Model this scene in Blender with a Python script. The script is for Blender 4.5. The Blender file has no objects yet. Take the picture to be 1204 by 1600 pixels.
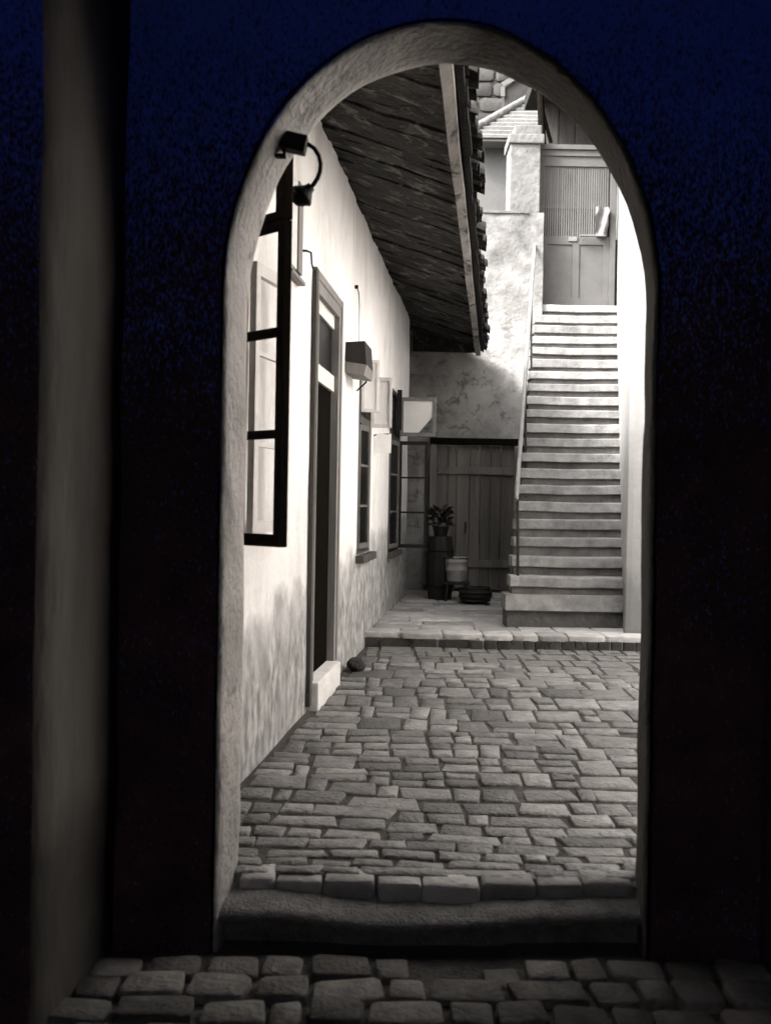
import bpy, bmesh, math, random
from mathutils import Vector, Matrix, noise

random.seed(7)
R = math.radians
S = bpy.context.scene
COL = S.collection

# ------------------------------------------------------------------ camera, sky, sun, exposure
EYE, FPX, PITCH, ROLL = 1.5, 1500.0, R(-0.34), R(1.0)
cam_d = bpy.data.cameras.new('camera')
cam_d.sensor_fit = 'VERTICAL'
cam_d.sensor_height = 24
cam_d.lens = 24 * FPX / 1600
cam_d.clip_end = 3000
cam_d.clip_start = 0.05
cam_d.dof.use_dof = True
cam_d.dof.focus_distance = 8.0
cam_d.dof.aperture_fstop = 2.0
cam = bpy.data.objects.new('camera', cam_d)
cam.location = (0, 0, EYE)
cam.rotation_euler = (R(90) + PITCH, -ROLL, 0)
COL.objects.link(cam)
S.camera = cam

SUN = Vector((-0.64, -0.36, 0.66)).normalized()
world = bpy.data.worlds.new('World')
S.world = world
world.use_nodes = True
wn = world.node_tree.nodes
wl = world.node_tree.links
wn.clear()
sky = wn.new('ShaderNodeTexSky')
sky.sky_type = 'NISHITA'
sky.sun_disc = False
sky.sun_elevation = math.asin(SUN.z)
sky.sun_rotation = math.atan2(SUN.x, SUN.y)
sky.air_density = 1.0
sky.dust_density = 7.0
bw = wn.new('ShaderNodeHueSaturation')          # a black-and-white print: the sky's light is neutral
bw.inputs['Saturation'].default_value = 0.0
bg = wn.new('ShaderNodeBackground')
bg.inputs['Strength'].default_value = 0.15
wo = wn.new('ShaderNodeOutputWorld')
wl.new(sky.outputs[0], bw.inputs['Color'])
wl.new(bw.outputs[0], bg.inputs['Color'])
wl.new(bg.outputs[0], wo.inputs['Surface'])

sun_d = bpy.data.lights.new('sun', 'SUN')
sun_d.energy = 1.0
sun_d.angle = R(10)
sun_d.color = (1.0, 0.97, 0.92)
sun = bpy.data.objects.new('sun', sun_d)
sun.rotation_euler = SUN.to_track_quat('Z', 'Y').to_euler()
sun.location = (-8, -4, 14)
COL.objects.link(sun)

S.view_settings.view_transform = 'Standard'
S.view_settings.look = 'None'
S.view_settings.gamma = 1
S.view_settings.use_curve_mapping = False
S.view_settings.exposure = 2.8
S.render.engine = 'CYCLES'
S.cycles.max_bounces = 10
S.cycles.diffuse_bounces = 7
S.cycles.use_denoising = True

# ------------------------------------------------------------------ survey helpers
def ray(px, py):
    x, y = px - 602, py - 800
    c, s = math.cos(ROLL), math.sin(ROLL)
    xr, yr = x * c + y * s, -x * s + y * c
    d = Vector((xr / FPX, 1, -yr / FPX))
    c, s = math.cos(PITCH), math.sin(PITCH)
    d = Vector((d.x, d.y * c - d.z * s, d.y * s + d.z * c))
    return d / d.y

def at(px, py, Y):
    p = ray(px, py) * Y
    return Vector((p.x, Y, p.z + EYE))

def at_z(px, py, z):
    r = ray(px, py)
    p = r * ((z - EYE) / r.z)
    return Vector((p.x, p.y, z))

WM, WX = 0.114, -1.2                       # the left house front: X = WX + WM * Y
WA = math.atan(WM)

# ------------------------------------------------------------------ materials
MATS = {}
def mat(name, col, rough=0.85, var=0.25, scale=6.0, bump=0.3, bscale=40.0, rnd=0.0, stretch=(1, 1, 1), spec=0.3, custom=None):
    m = bpy.data.materials.new(name)
    m.use_nodes = True
    nt = m.node_tree
    N, L = nt.nodes, nt.links
    b = N['Principled BSDF']
    b.inputs['Roughness'].default_value = rough
    b.inputs['Specular IOR Level'].default_value = spec
    g = N.new('ShaderNodeNewGeometry')
    mp = N.new('ShaderNodeMapping')
    mp.inputs['Scale'].default_value = stretch
    L.new(g.outputs['Position'], mp.inputs['Vector'])
    n1 = N.new('ShaderNodeTexNoise')
    n1.inputs['Scale'].default_value = scale
    n1.inputs['Detail'].default_value = 8
    n1.inputs['Roughness'].default_value = 0.65
    L.new(mp.outputs[0], n1.inputs['Vector'])
    r = N.new('ShaderNodeMapRange')
    r.inputs['From Min'].default_value = 0.3
    r.inputs['From Max'].default_value = 0.7
    r.inputs['To Min'].default_value = 1 - var
    r.inputs['To Max'].default_value = 1 + var
    L.new(n1.outputs['Fac'], r.inputs['Value'])
    val = r.outputs[0]
    if rnd:
        oi = N.new('ShaderNodeObjectInfo')
        r2 = N.new('ShaderNodeMapRange')
        r2.inputs['To Min'].default_value = 1 - rnd
        r2.inputs['To Max'].default_value = 1 + rnd
        L.new(oi.outputs['Random'], r2.inputs['Value'])
        mu = N.new('ShaderNodeMath')
        mu.operation = 'MULTIPLY'
        L.new(val, mu.inputs[0])
        L.new(r2.outputs[0], mu.inputs[1])
        val = mu.outputs[0]
    vm = N.new('ShaderNodeVectorMath')
    vm.operation = 'SCALE'
    vm.inputs[0].default_value = col
    L.new(val, vm.inputs['Scale'])
    out = vm.outputs[0]
    if custom:
        out = custom(nt, N, L, out, g)
    L.new(out, b.inputs['Base Color'])
    if bump:
        n2 = N.new('ShaderNodeTexNoise')
        n2.inputs['Scale'].default_value = bscale
        n2.inputs['Detail'].default_value = 6
        L.new(mp.outputs[0], n2.inputs['Vector'])
        bp = N.new('ShaderNodeBump')
        bp.inputs['Strength'].default_value = bump
        bp.inputs['Distance'].default_value = 0.02
        L.new(n2.outputs['Fac'], bp.inputs['Height'])
        L.new(bp.outputs[0], b.inputs['Normal'])
    MATS[name] = m
    return m

def stain_or_light(col, zmid, width, namp, nscale, zx=0.0, stretch=(1, 1, 0.35), axis='Z', core=.35):
    """Damp mark or painted lightening with a ragged upper edge around height zmid."""
    def f(nt, N, L, base, g):
        sep = N.new('ShaderNodeSeparateXYZ')
        L.new(g.outputs['Position'], sep.inputs[0])
        mp = N.new('ShaderNodeMapping')
        mp.inputs['Scale'].default_value = stretch
        L.new(g.outputs['Position'], mp.inputs['Vector'])
        n = N.new('ShaderNodeTexNoise')
        n.inputs['Scale'].default_value = nscale
        n.inputs['Detail'].default_value = 7
        n.inputs['Roughness'].default_value = 0.6
        L.new(mp.outputs[0], n.inputs['Vector'])
        a = N.new('ShaderNodeMath'); a.operation = 'MULTIPLY_ADD'
        a.inputs[1].default_value = namp
        L.new(n.outputs['Fac'], a.inputs[0])
        L.new(sep.outputs[axis], a.inputs[2])
        s = N.new('ShaderNodeMath'); s.operation = 'MULTIPLY_ADD'
        s.inputs[1].default_value = -zx
        L.new(sep.outputs['Y'], s.inputs[0])
        L.new(a.outputs[0], s.inputs[2])
        r = N.new('ShaderNodeMapRange')
        r.inputs['From Min'].default_value = zmid + namp * 0.5 - width
        r.inputs['From Max'].default_value = zmid + namp * 0.5 + width
        r.inputs['To Min'].default_value = 1
        r.inputs['To Max'].default_value = 0
        L.new(s.outputs[0], r.inputs['Value'])
        n3 = N.new('ShaderNodeTexNoise')
        n3.inputs['Scale'].default_value = nscale * 1.7
        n3.inputs['Detail'].default_value = 8
        L.new(mp.outputs[0], n3.inputs['Vector'])
        r3 = N.new('ShaderNodeMapRange')
        r3.inputs['From Min'].default_value = 0.35
        r3.inputs['From Max'].default_value = 0.62
        r3.inputs['To Min'].default_value = core
        r3.inputs['To Max'].default_value = 1.0
        L.new(n3.outputs['Fac'], r3.inputs['Value'])
        m2 = N.new('ShaderNodeMath'); m2.operation = 'MULTIPLY'
        L.new(r.outputs[0], m2.inputs[0]); L.new(r3.outputs[0], m2.inputs[1])
        mx = N.new('ShaderNodeMix'); mx.data_type = 'RGBA'
        L.new(m2.outputs[0], mx.inputs['Factor'])
        L.new(base, mx.inputs['A'])
        mx.inputs['B'].default_value = (*col, 1)
        return mx.outputs['Result']
    return f

def blotches(col, scale, lo, hi, stretch=(1, 1, 1)):
    """Patches of fallen or dirty plaster with edges of their own."""
    def f(nt, N, L, base, g):
        mp = N.new('ShaderNodeMapping')
        mp.inputs['Scale'].default_value = stretch
        L.new(g.outputs['Position'], mp.inputs['Vector'])
        n = N.new('ShaderNodeTexNoise')
        n.inputs['Scale'].default_value = scale
        n.inputs['Detail'].default_value = 9
        n.inputs['Roughness'].default_value = 0.68
        n.inputs['Distortion'].default_value = 0.6
        L.new(mp.outputs[0], n.inputs['Vector'])
        r = N.new('ShaderNodeMapRange')
        r.inputs['From Min'].default_value = lo
        r.inputs['From Max'].default_value = hi
        L.new(n.outputs['Fac'], r.inputs['Value'])
        mx = N.new('ShaderNodeMix'); mx.data_type = 'RGBA'
        L.new(r.outputs[0], mx.inputs['Factor'])
        L.new(base, mx.inputs['A'])
        mx.inputs['B'].default_value = (*col, 1)
        return mx.outputs['Result']
    return f

def grey(v, w=0.06):
    return (v * (1 + w), v, v * (1 - w))

def old_limewash(nt, N, L, base, g):
    base = blotches(grey(.55, .05), 1.7, .48, .64, (1, 1, .5))(nt, N, L, base, g)
    base = blotches(grey(.50, .05), 5.5, .66, .72, (1, 1, .18))(nt, N, L, base, g)
    base = stain_or_light(grey(.31, .03), .62, .06, .55, 3.2, zx=.06, stretch=(1, 1, .8), core=.6)(nt, N, L, base, g)
    return stain_or_light(grey(.17, .03), .46, .14, .9, 8.0, zx=.05, stretch=(1, 1, .6), core=.0)(nt, N, L, base, g)
mat('house_plaster', grey(.70, .035), .92, .04, 2.5, .35, 22, custom=old_limewash)
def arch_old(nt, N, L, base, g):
    base = stain_or_light(grey(.2, .05), .45, .10, .5, 5)(nt, N, L, base, g)
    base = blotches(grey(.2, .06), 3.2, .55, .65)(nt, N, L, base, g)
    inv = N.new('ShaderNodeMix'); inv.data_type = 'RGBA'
    # opening's shaded side painted darker, right of the crack at the crown
    right_shade = N.new('ShaderNodeVectorMath'); right_shade.operation = 'SCALE'
    right_shade.inputs[0].default_value = grey(.075, .1); right_shade.inputs['Scale'].default_value = 1.0
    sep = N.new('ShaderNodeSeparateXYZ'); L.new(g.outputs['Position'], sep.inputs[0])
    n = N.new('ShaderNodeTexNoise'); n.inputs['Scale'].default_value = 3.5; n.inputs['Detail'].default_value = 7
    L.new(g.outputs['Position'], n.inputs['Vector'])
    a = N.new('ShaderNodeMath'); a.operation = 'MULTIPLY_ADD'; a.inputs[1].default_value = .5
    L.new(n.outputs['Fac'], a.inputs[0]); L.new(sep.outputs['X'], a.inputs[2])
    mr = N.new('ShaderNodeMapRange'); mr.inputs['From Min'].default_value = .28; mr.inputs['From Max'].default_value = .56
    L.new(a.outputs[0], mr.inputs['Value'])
    L.new(mr.outputs[0], inv.inputs['Factor']); L.new(base, inv.inputs['A']); L.new(right_shade.outputs[0], inv.inputs['B'])
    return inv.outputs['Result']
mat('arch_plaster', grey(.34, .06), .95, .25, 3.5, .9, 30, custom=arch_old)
mat('passage_plaster', grey(.08, .12), .95, .45, 2.5, .4, 26, stretch=(1, 1, .3), custom=stain_or_light(grey(.03, .12), .55, .07, .25, 3.0, stretch=(1, 1, 1), core=.7))
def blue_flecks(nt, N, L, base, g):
    # bluish sheen painted into the colour: flecks on dark plaster, denser towards the vault
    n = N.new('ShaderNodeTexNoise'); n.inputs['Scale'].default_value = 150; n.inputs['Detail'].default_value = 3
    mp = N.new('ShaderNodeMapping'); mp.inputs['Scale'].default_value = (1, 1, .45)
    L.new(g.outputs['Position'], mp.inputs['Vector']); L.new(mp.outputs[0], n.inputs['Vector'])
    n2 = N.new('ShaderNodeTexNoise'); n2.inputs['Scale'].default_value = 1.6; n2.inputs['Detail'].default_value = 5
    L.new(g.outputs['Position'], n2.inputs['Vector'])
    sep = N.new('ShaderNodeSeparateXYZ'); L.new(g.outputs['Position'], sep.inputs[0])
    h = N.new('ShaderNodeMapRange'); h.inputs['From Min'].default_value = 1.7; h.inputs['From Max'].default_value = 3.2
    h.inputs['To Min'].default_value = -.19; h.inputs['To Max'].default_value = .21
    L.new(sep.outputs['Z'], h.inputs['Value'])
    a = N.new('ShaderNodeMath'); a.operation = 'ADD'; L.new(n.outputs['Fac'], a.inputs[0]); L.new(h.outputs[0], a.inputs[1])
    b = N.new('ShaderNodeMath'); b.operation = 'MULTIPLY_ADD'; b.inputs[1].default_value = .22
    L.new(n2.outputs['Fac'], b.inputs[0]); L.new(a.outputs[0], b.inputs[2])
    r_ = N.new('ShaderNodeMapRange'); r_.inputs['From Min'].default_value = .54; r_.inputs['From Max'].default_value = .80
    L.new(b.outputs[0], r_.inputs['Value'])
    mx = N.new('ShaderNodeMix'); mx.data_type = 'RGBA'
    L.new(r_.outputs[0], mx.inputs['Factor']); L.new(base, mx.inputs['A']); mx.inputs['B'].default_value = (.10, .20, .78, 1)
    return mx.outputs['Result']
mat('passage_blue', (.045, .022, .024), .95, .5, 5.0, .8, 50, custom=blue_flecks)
mat('gate_facade', grey(.80, .05), .92, .15, 2.0, .4, 20)
mat('right_plaster', grey(.20, .035), .92, .1, 2.2, .3, 20, custom=stain_or_light(grey(.13, .03), .85, .12, .6, 3))
def old_wall(nt, N, L, base, g):
    base = stain_or_light(grey(.31, .05), 4.3, .8, 2.2, 2.0, stretch=(1, 1, .8))(nt, N, L, base, g)  # lower part painted lighter to offset the shade under the eave
    base = blotches(grey(.13, .06), 4.2, .55, .63, (1, 1, 1.4))(nt, N, L, base, g)
    return blotches(grey(.13, .05), 7.0, .58, .66, (1, 1, 1.3))(nt, N, L, base, g)
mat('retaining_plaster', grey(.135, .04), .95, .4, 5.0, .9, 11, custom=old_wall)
mat('back_plaster', grey(.10, .03), .9, .12, 1.5, .3, 18)
mat('pillar_plaster', grey(.125, .04), .92, .25, 4.0, .8, 14, custom=blotches(grey(.085, .05), 3.5, .52, .64))
mat('paving_stone', grey(.135, .05), .55, .45, 12.0, .8, 45, rnd=.5, spec=.5)
mat('paving_bed', grey(.05, .12), .95, .4, 14.0, .6, 60)
mat('sett_stone', grey(.105, .08), .9, .4, 9.0, .6, 45, rnd=.45)
mat('sill_stone', grey(.15, .06), .95, .4, 14.0, 1.0, 90)
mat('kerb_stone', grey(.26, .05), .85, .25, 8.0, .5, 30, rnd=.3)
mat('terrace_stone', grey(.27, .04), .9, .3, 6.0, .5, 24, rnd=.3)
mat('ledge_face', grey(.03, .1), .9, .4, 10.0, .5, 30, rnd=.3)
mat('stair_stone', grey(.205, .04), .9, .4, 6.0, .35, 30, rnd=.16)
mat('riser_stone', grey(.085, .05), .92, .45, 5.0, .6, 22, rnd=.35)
mat('white_stone', grey(.6, .04), .85, .12, 6.0, .4, 24)
mat('dark_paint', grey(.006, .2), .95, .3, 20.0, .1, 80, spec=.0)
mat('dark_wood', grey(.012, .15), .7, .35, 8.0, .3, 40, stretch=(1, 1, .12))
mat('frame_wood', grey(.17, .06), .75, .25, 8.0, .25, 40, stretch=(1, 1, .15))
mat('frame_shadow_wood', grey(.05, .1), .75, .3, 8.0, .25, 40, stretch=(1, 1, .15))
mat('sash_wood', grey(.09, .06), .8, .25, 8.0, .2, 40, stretch=(1, 1, .15))
mat('pale_glint', grey(.62, .04), .6, .08, 8.0, .1, 40)
mat('worn_white', grey(.55, .05), .75, .15, 8.0, .2, 40)
mat('soffit_wood', grey(.018, .12), .95, .8, 7.0, 1.0, 30, rnd=.5, custom=blotches(grey(.12, .1), 4.5, .54, .66, (1.2, 1.6, 1)))
mat('fascia_wood', grey(.24, .06), .9, .5, 5.0, .8, 24, stretch=(1, .3, 1), custom=blotches(grey(.05, .1), 6.0, .52, .62, (1, .5, 1)))
mat('roof_tile', grey(.008, .2), .9, .4, 9.0, .5, 30, rnd=.3)
mat('pale_tile', grey(.115, .04), .9, .25, 7.0, .5, 24, rnd=.15)
mat('gate_wood', grey(.10, .1), .85, .4, 6.0, .5, 30, rnd=.3, stretch=(1, 1, .1))
mat('door_paint', grey(.082, .05), .7, .12, 6.0, .15, 40)
mat('slat_paint', grey(.10, .05), .75, .12, 6.0, .15, 40, rnd=.15)
mat('rail_wood', grey(.2, .04), .8, .2, 8.0, .2, 40)
mat('black_iron', grey(.006, .2), .6, .3, 20.0, .2, 60, spec=.2)
mat('board_grey', grey(.03, .1), .9, .4, 5.0, .5, 24, rnd=.35, stretch=(1, 1, .15))
mat('rubble', grey(.035, .05), .95, .35, 2.0, .8, 9, rnd=.35)
mat('cloth', grey(.15, .04), .95, .15, 9.0, .3, 40)
mat('enamel', grey(.30, .03), .5, .2, 9.0, .15, 40)
mat('leaf', grey(.015, .15), .7, .3, 8.0, 0, 40, rnd=.3)
mat('ground_earth', grey(.12, .08), .95, .3, 1.0, .3, 8)

def glass(name, tint=.95):
    m = bpy.data.materials.new(name)
    m.use_nodes = True
    N, L = m.node_tree.nodes, m.node_tree.links
    N.clear()
    o = N.new('ShaderNodeOutputMaterial')
    t = N.new('ShaderNodeBsdfTransparent'); t.inputs[0].default_value = (tint, tint, tint, 1)
    gl = N.new('ShaderNodeBsdfGlossy'); gl.inputs['Roughness'].default_value = .03
    lw = N.new('ShaderNodeLayerWeight'); lw.inputs[0].default_value = .5
    pw = N.new('ShaderNodeMath'); pw.operation = 'POWER'; pw.inputs[1].default_value = 5
    fr = N.new('ShaderNodeMath'); fr.operation = 'MULTIPLY_ADD'; fr.inputs[1].default_value = .9; fr.inputs[2].default_value = .05
    L.new(lw.outputs['Facing'], pw.inputs[0]); L.new(pw.outputs[0], fr.inputs[0])
    mx = N.new('ShaderNodeMixShader')
    L.new(fr.outputs[0], mx.inputs[0]); L.new(t.outputs[0], mx.inputs[1]); L.new(gl.outputs[0], mx.inputs[2])
    L.new(mx.outputs[0], o.inputs[0])
    MATS[name] = m
glass('clear_glass')
mat('dark_glass', grey(.006, .1), .3, .1, 3, 0, 10, spec=.08)
mat('milky_glass', grey(.72, .03), .4, .06, 4, 0, 10)

# ------------------------------------------------------------------ mesh helpers
def obj(name, verts, faces, material, parent=None, smooth=False):
    me = bpy.data.meshes.new(name)
    me.from_pydata([tuple(v) for v in verts], [], faces)
    me.validate()
    bm = bmesh.new(); bm.from_mesh(me)
    bmesh.ops.recalc_face_normals(bm, faces=bm.faces)
    bm.to_mesh(me); bm.free()
    me.materials.append(MATS[material])
    if smooth:
        me.polygons.foreach_set('use_smooth', [True] * len(me.polygons))
    o = bpy.data.objects.new(name, me)
    COL.objects.link(o)
    if parent:
        o.parent = parent
    return o

def empty(name, loc=(0, 0, 0), rz=0.0, parent=None):
    o = bpy.data.objects.new(name, None)
    o.empty_display_size = .2
    o.location = loc
    o.rotation_euler = (0, 0, rz)
    COL.objects.link(o)
    if parent:
        o.parent = parent
    return o

def tag(o, label=None, cat=None, group=None, kind=None):
    if label: o['label'] = label
    if cat: o['category'] = cat
    if group: o['group'] = group
    if kind: o['kind'] = kind
    return o

class MB:
    """Collects shapes into one mesh."""
    def __init__(self):
        self.v, self.f = [], []
    def add(self, verts, faces):
        k = len(self.v)
        self.v += [Vector(p) for p in verts]
        self.f += [tuple(i + k for i in f) for f in faces]
        return self
    def hexa(self, p):
        return self.add(p, [(0, 3, 2, 1), (4, 5, 6, 7), (0, 1, 5, 4), (1, 2, 6, 5), (2, 3, 7, 6), (3, 0, 4, 7)])
    def box(self, x0, x1, y0, y1, z0, z1, b=0.0):
        if b <= 0:
            return self.hexa([(x0, y0, z0), (x1, y0, z0), (x1, y1, z0), (x0, y1, z0), (x0, y0, z1), (x1, y0, z1), (x1, y1, z1), (x0, y1, z1)])
        bm = bmesh.new()
        bmesh.ops.create_cube(bm, size=1)
        for v in bm.verts:
            v.co = Vector(((x0 + x1) / 2 + v.co.x * (x1 - x0), (y0 + y1) / 2 + v.co.y * (y1 - y0), (z0 + z1) / 2 + v.co.z * (z1 - z0)))
        bmesh.ops.bevel(bm, geom=list(bm.edges), offset=b, segments=2, profile=.6, affect='EDGES')
        bm.verts.index_update()
        self.add([v.co.copy() for v in bm.verts], [tuple(v.index for v in f.verts) for f in bm.faces])
        bm.free()
        return self
    def tube(self, pts, rad, n=8, caps=True):
        pts = [Vector(p) for p in pts]
        rads = rad if isinstance(rad, (list, tuple)) else [rad] * len(pts)
        k = len(self.v)
        prev = None
        for i, p in enumerate(pts):
            d = (pts[min(i + 1, len(pts) - 1)] - pts[max(i - 1, 0)]).normalized()
            if prev is None:
                a = d.orthogonal().normalized()
            else:
                a = (prev - d * prev.dot(d)).normalized()
            prev = a
            c = d.cross(a)
            for j in range(n):
                t = 2 * math.pi * j / n
                self.v.append(p + (a * math.cos(t) + c * math.sin(t)) * rads[i])
        for i in range(len(pts) - 1):
            for j in range(n):
                q = (j + 1) % n
                self.f.append((k + i * n + j, k + i * n + q, k + (i + 1) * n + q, k + (i + 1) * n + j))
        if caps:
            self.f.append(tuple(k + j for j in reversed(range(n))))
            self.f.append(tuple(k + (len(pts) - 1) * n + j for j in range(n)))
        return self
    def lathe(self, prof, n=20, c=(0, 0, 0)):
        k = len(self.v)
        for r, z in prof:
            for j in range(n):
                t = 2 * math.pi * j / n
                self.v.append(Vector((c[0] + r * math.cos(t), c[1] + r * math.sin(t), c[2] + z)))
        for i in range(len(prof) - 1):
            for j in range(n):
                q = (j + 1) % n
                self.f.append((k + i * n + j, k + i * n + q, k + (i + 1) * n + q, k + (i + 1) * n + j))
        return self
    def xf(self, m):
        self.v = [m @ p for p in self.v]
        return self
    def build(self, name, material, parent=None, smooth=False):
        return obj(name, self.v, self.f, material, parent, smooth)

def box(name, x0, x1, y0, y1, z0, z1, material, parent=None, b=0.0):
    return MB().box(x0, x1, y0, y1, z0, z1, b).build(name, material, parent)

def copy_mesh(src, parent):
    c = src.copy()
    COL.objects.link(c)
    c.parent = parent
    return c

def nz(x, y, z=0.0):
    return noise.noise(Vector((x, y, z)))

def frame_mb(w, h, t, st, rail, bars=(), bar=.022, top=None):
    """Stiles, rails and glazing bars of a sash, in x (width), y (thickness), z (height)."""
    m = MB()
    top = top or rail
    m.box(0, st, -t / 2, t / 2, 0, h, .003)
    m.box(w - st, w, -t / 2, t / 2, 0, h, .003)
    m.box(st, w - st, -t / 2 + .002, t / 2 - .002, 0, rail)
    m.box(st, w - st, -t / 2 + .002, t / 2 - .002, h - top, h)
    for z in bars:
        m.box(st, w - st, -t / 2 + .005, t / 2 - .005, z - bar / 2, z + bar / 2)
    return m

# ------------------------------------------------------------------ stones: a few shared shapes
def stone_variants(n, material, name, wob=.09, round_=.10, dome=.05):
    out = []
    for k in range(n):
        rnd = random.Random(100 + k)
        base = []
        for (x, y) in ((-.5, -.5), (.5, -.5), (.5, .5), (-.5, .5)):
            base.append(Vector((x + rnd.uniform(-wob, wob * .3) * (1 if x > 0 else -1), y + rnd.uniform(-wob, wob * .3) * (1 if y > 0 else -1))))
        ring = []
        for i in range(4):
            p, a, b = base[i], base[i - 1], base[(i + 1) % 4]
            ring += [p + (a - p) * round_, p + (b - p) * round_]
        v, f = [], []
        for sc, z in ((.97, -1.0), (1.0, -.25), (.985, -.08), (.95, 0.0)):
            for p in ring:
                v.append((p.x * sc, p.y * sc, z + (rnd.uniform(-.05, .05) if z > -.9 else 0)))
        v.append((0, 0, dome))
        for r in range(3):
            for j in range(8):
                q = (j + 1) % 8
                f.append((r * 8 + j, r * 8 + q, (r + 1) * 8 + q, (r + 1) * 8 + j))
        for j in range(8):
            f.append((24 + j, 24 + (j + 1) % 8, 32))
        me = bpy.data.meshes.new(name)
        me.from_pydata(v, [], f)
        me.materials.append(MATS[material])
        me.polygons.foreach_set('use_smooth', [True] * len(me.polygons))
        out.append(me)
    return out

def put(me, name, parent, loc, sc, rz=0, tilt=0.0):
    o = bpy.data.objects.new(name, me)
    COL.objects.link(o)
    o.parent = parent
    o.location = loc
    o.scale = sc
    o.rotation_euler = (random.uniform(-tilt, tilt), random.uniform(-tilt, tilt), rz)
    return o

# ================================================================== SETTING
gz = obj('ground', [(-400, -400, -.12), (400, -400, -.12), (400, 400, -.12), (-400, 400, -.12)], [(0, 1, 2, 3)], 'ground_earth')
tag(gz, kind='structure')

def ground_z(x, y):
    return .165 + .012 * nz(x * .9, y * .9, 3.1) + .004 * max(0, y - 4)

# courtyard paving ---------------------------------------------------
bed_v, bed_f = [], []
NX, NY = 44, 48
for j in range(NY + 1):
    y = 3.57 + (9.30 - 3.57) * j / NY
    for i in range(NX + 1):
        x = -1.2 + (5.6 + 1.2) * i / NX
        bed_v.append((x, y, ground_z(x, y) - .011))
for j in range(NY):
    for i in range(NX):
        a = j * (NX + 1) + i
        bed_f.append((a, a + 1, a + NX + 2, a + NX + 1))
yard = obj('courtyard_paving', bed_v, bed_f, 'paving_bed', smooth=True)
tag(yard, kind='structure')

stones = stone_variants(18, 'paving_stone', 'paving_stone', .10, .055, .03)
rows_px = [1372, 1361, 1349, 1336, 1322, 1307, 1292, 1276, 1258, 1239, 1219, 1198, 1177, 1157, 1138, 1120, 1103, 1087, 1073, 1060, 1048, 1037, 1028, 1020, 1013]
rowY = [at_z(700, p, .18).y + .15 * (i == 0) for i, p in enumerate(rows_px)]
far = MB()
def wave(x, y):
    return .05 * math.sin(x * 1.7 + y * .8) + .03 * math.sin(x * 4.1 + y * 2.3) - .05 * (x - .3)
n_st = 0
for r in range(len(rowY) - 1):
    y0, y1 = rowY[r], rowY[r + 1]
    yc, d = (y0 + y1) / 2, y1 - y0
    x = WX + WM * yc + .02 + random.uniform(0, .05)
    xe = .262 * yc + .03
    while x < 5.4:
        w = random.choice((.10, .13, .16, .19, .22, .26, .32)) * random.uniform(.85, 1.15)
        if d < .13:
            w *= 1.15
        sub = [(0, d)]
        if d > .24 and random.random() < .55:
            k = random.uniform(.4, .6)
            sub = [(0, d * k), (d * k, d)]
        xw = WX + WM * yc
        for (a, b) in sub:
            cx, cy = x + w / 2, yc - d / 2 + (a + b) / 2
            cy += wave(cx, cy) * min(1, max(0, (cy - 3.6) / .8)) * min(1, max(0, (8.9 - cy) / .8))
            zc = ground_z(cx, cy) + random.uniform(-.004, .004)
            if cx - w / 2 < xw + .0 and x > xw + .3:
                continue
            sc = (w - random.choice((.002, .004, .006, .016)), (b - a) - random.choice((.003, .005, .008, .024)) * min(1, (b - a) / .16), .07)
            if x < xe and n_st < 299:
                put(random.choice(stones), 'paving_stone', yard, (cx, cy, zc), sc, random.uniform(-.06, .06) - .05, .022)
                n_st += 1
            else:
                hx, hy = sc[0] / 2, sc[1] / 2
                far.add([(cx - hx, cy - hy, zc - .06), (cx + hx, cy - hy, zc - .06), (cx + hx, cy + hy, zc - .06), (cx - hx, cy + hy, zc - .06),
                         (cx - hx * .9, cy - hy * .9, zc), (cx + hx * .9, cy - hy * .9, zc), (cx + hx * .9, cy + hy * .9, zc), (cx - hx * .9, cy + hy * .9, zc)],
                        [(4, 5, 6, 7), (0, 1, 5, 4), (1, 2, 6, 5), (2, 3, 7, 6), (3, 0, 4, 7)])
        x += w
o = far.build('paving_stones_beyond', 'paving_stone', yard)
tag(o, kind='stuff')

# curved kerb course at the threshold
kerbs = stone_variants(6, 'kerb_stone', 'kerb_stone', .05, .08, .02)
kx = -.50
for w in (.13, .17, .19, .165, .21, .20, .165, .185, .17):
    cx = kx + w / 2
    dip = .055 * math.exp(-((cx - .22) / .33) ** 2)
    put(random.choice(kerbs), 'kerb_stone', yard, (cx, 3.50 - dip * .8, .158 + random.uniform(-.004, .004)), (w - .006, .135, .09), random.uniform(-.04, .04), .02)
    kx += w

# worn threshold slab ------------------------------------------------
v, f = [], []
n = 50
for i in range(n + 1):
    x = -.56 + 1.50 * i / n
    c = math.exp(-((x - .10) / .30) ** 2)
    yf = 3.285 + .018 * nz(x * 3, 1) - .03 * c + .02 * (x > .45)
    zt = .098 - .022 * c + .01 * nz(x * 4, 5)
    prof = [(yf + .09, -.08), (yf + .085, zt - .040), (yf + .012, zt - .034), (yf + .004, zt - .014), (yf + .02, zt), (yf + .07, zt + .012), (yf + .13, zt + .018 + .006 * nz(x * 9, 2)), (yf + .17, zt + .022), (3.56, zt + .025), (3.56, -.08)]
    v += [(x, a, b) for a, b in prof]
k = 10
for i in range(n):
    for j in range(k - 1):
        f.append((i * k + j, (i + 1) * k + j, (i + 1) * k + j + 1, i * k + j + 1))
f.append(tuple(range(k))); f.append(tuple(reversed(range(n * k, n * k + k))))
sill = obj('threshold_slab', v, f, 'sill_stone', smooth=True)
tag(sill, 'worn grey stone threshold slab lying in the archway', 'threshold')

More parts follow.
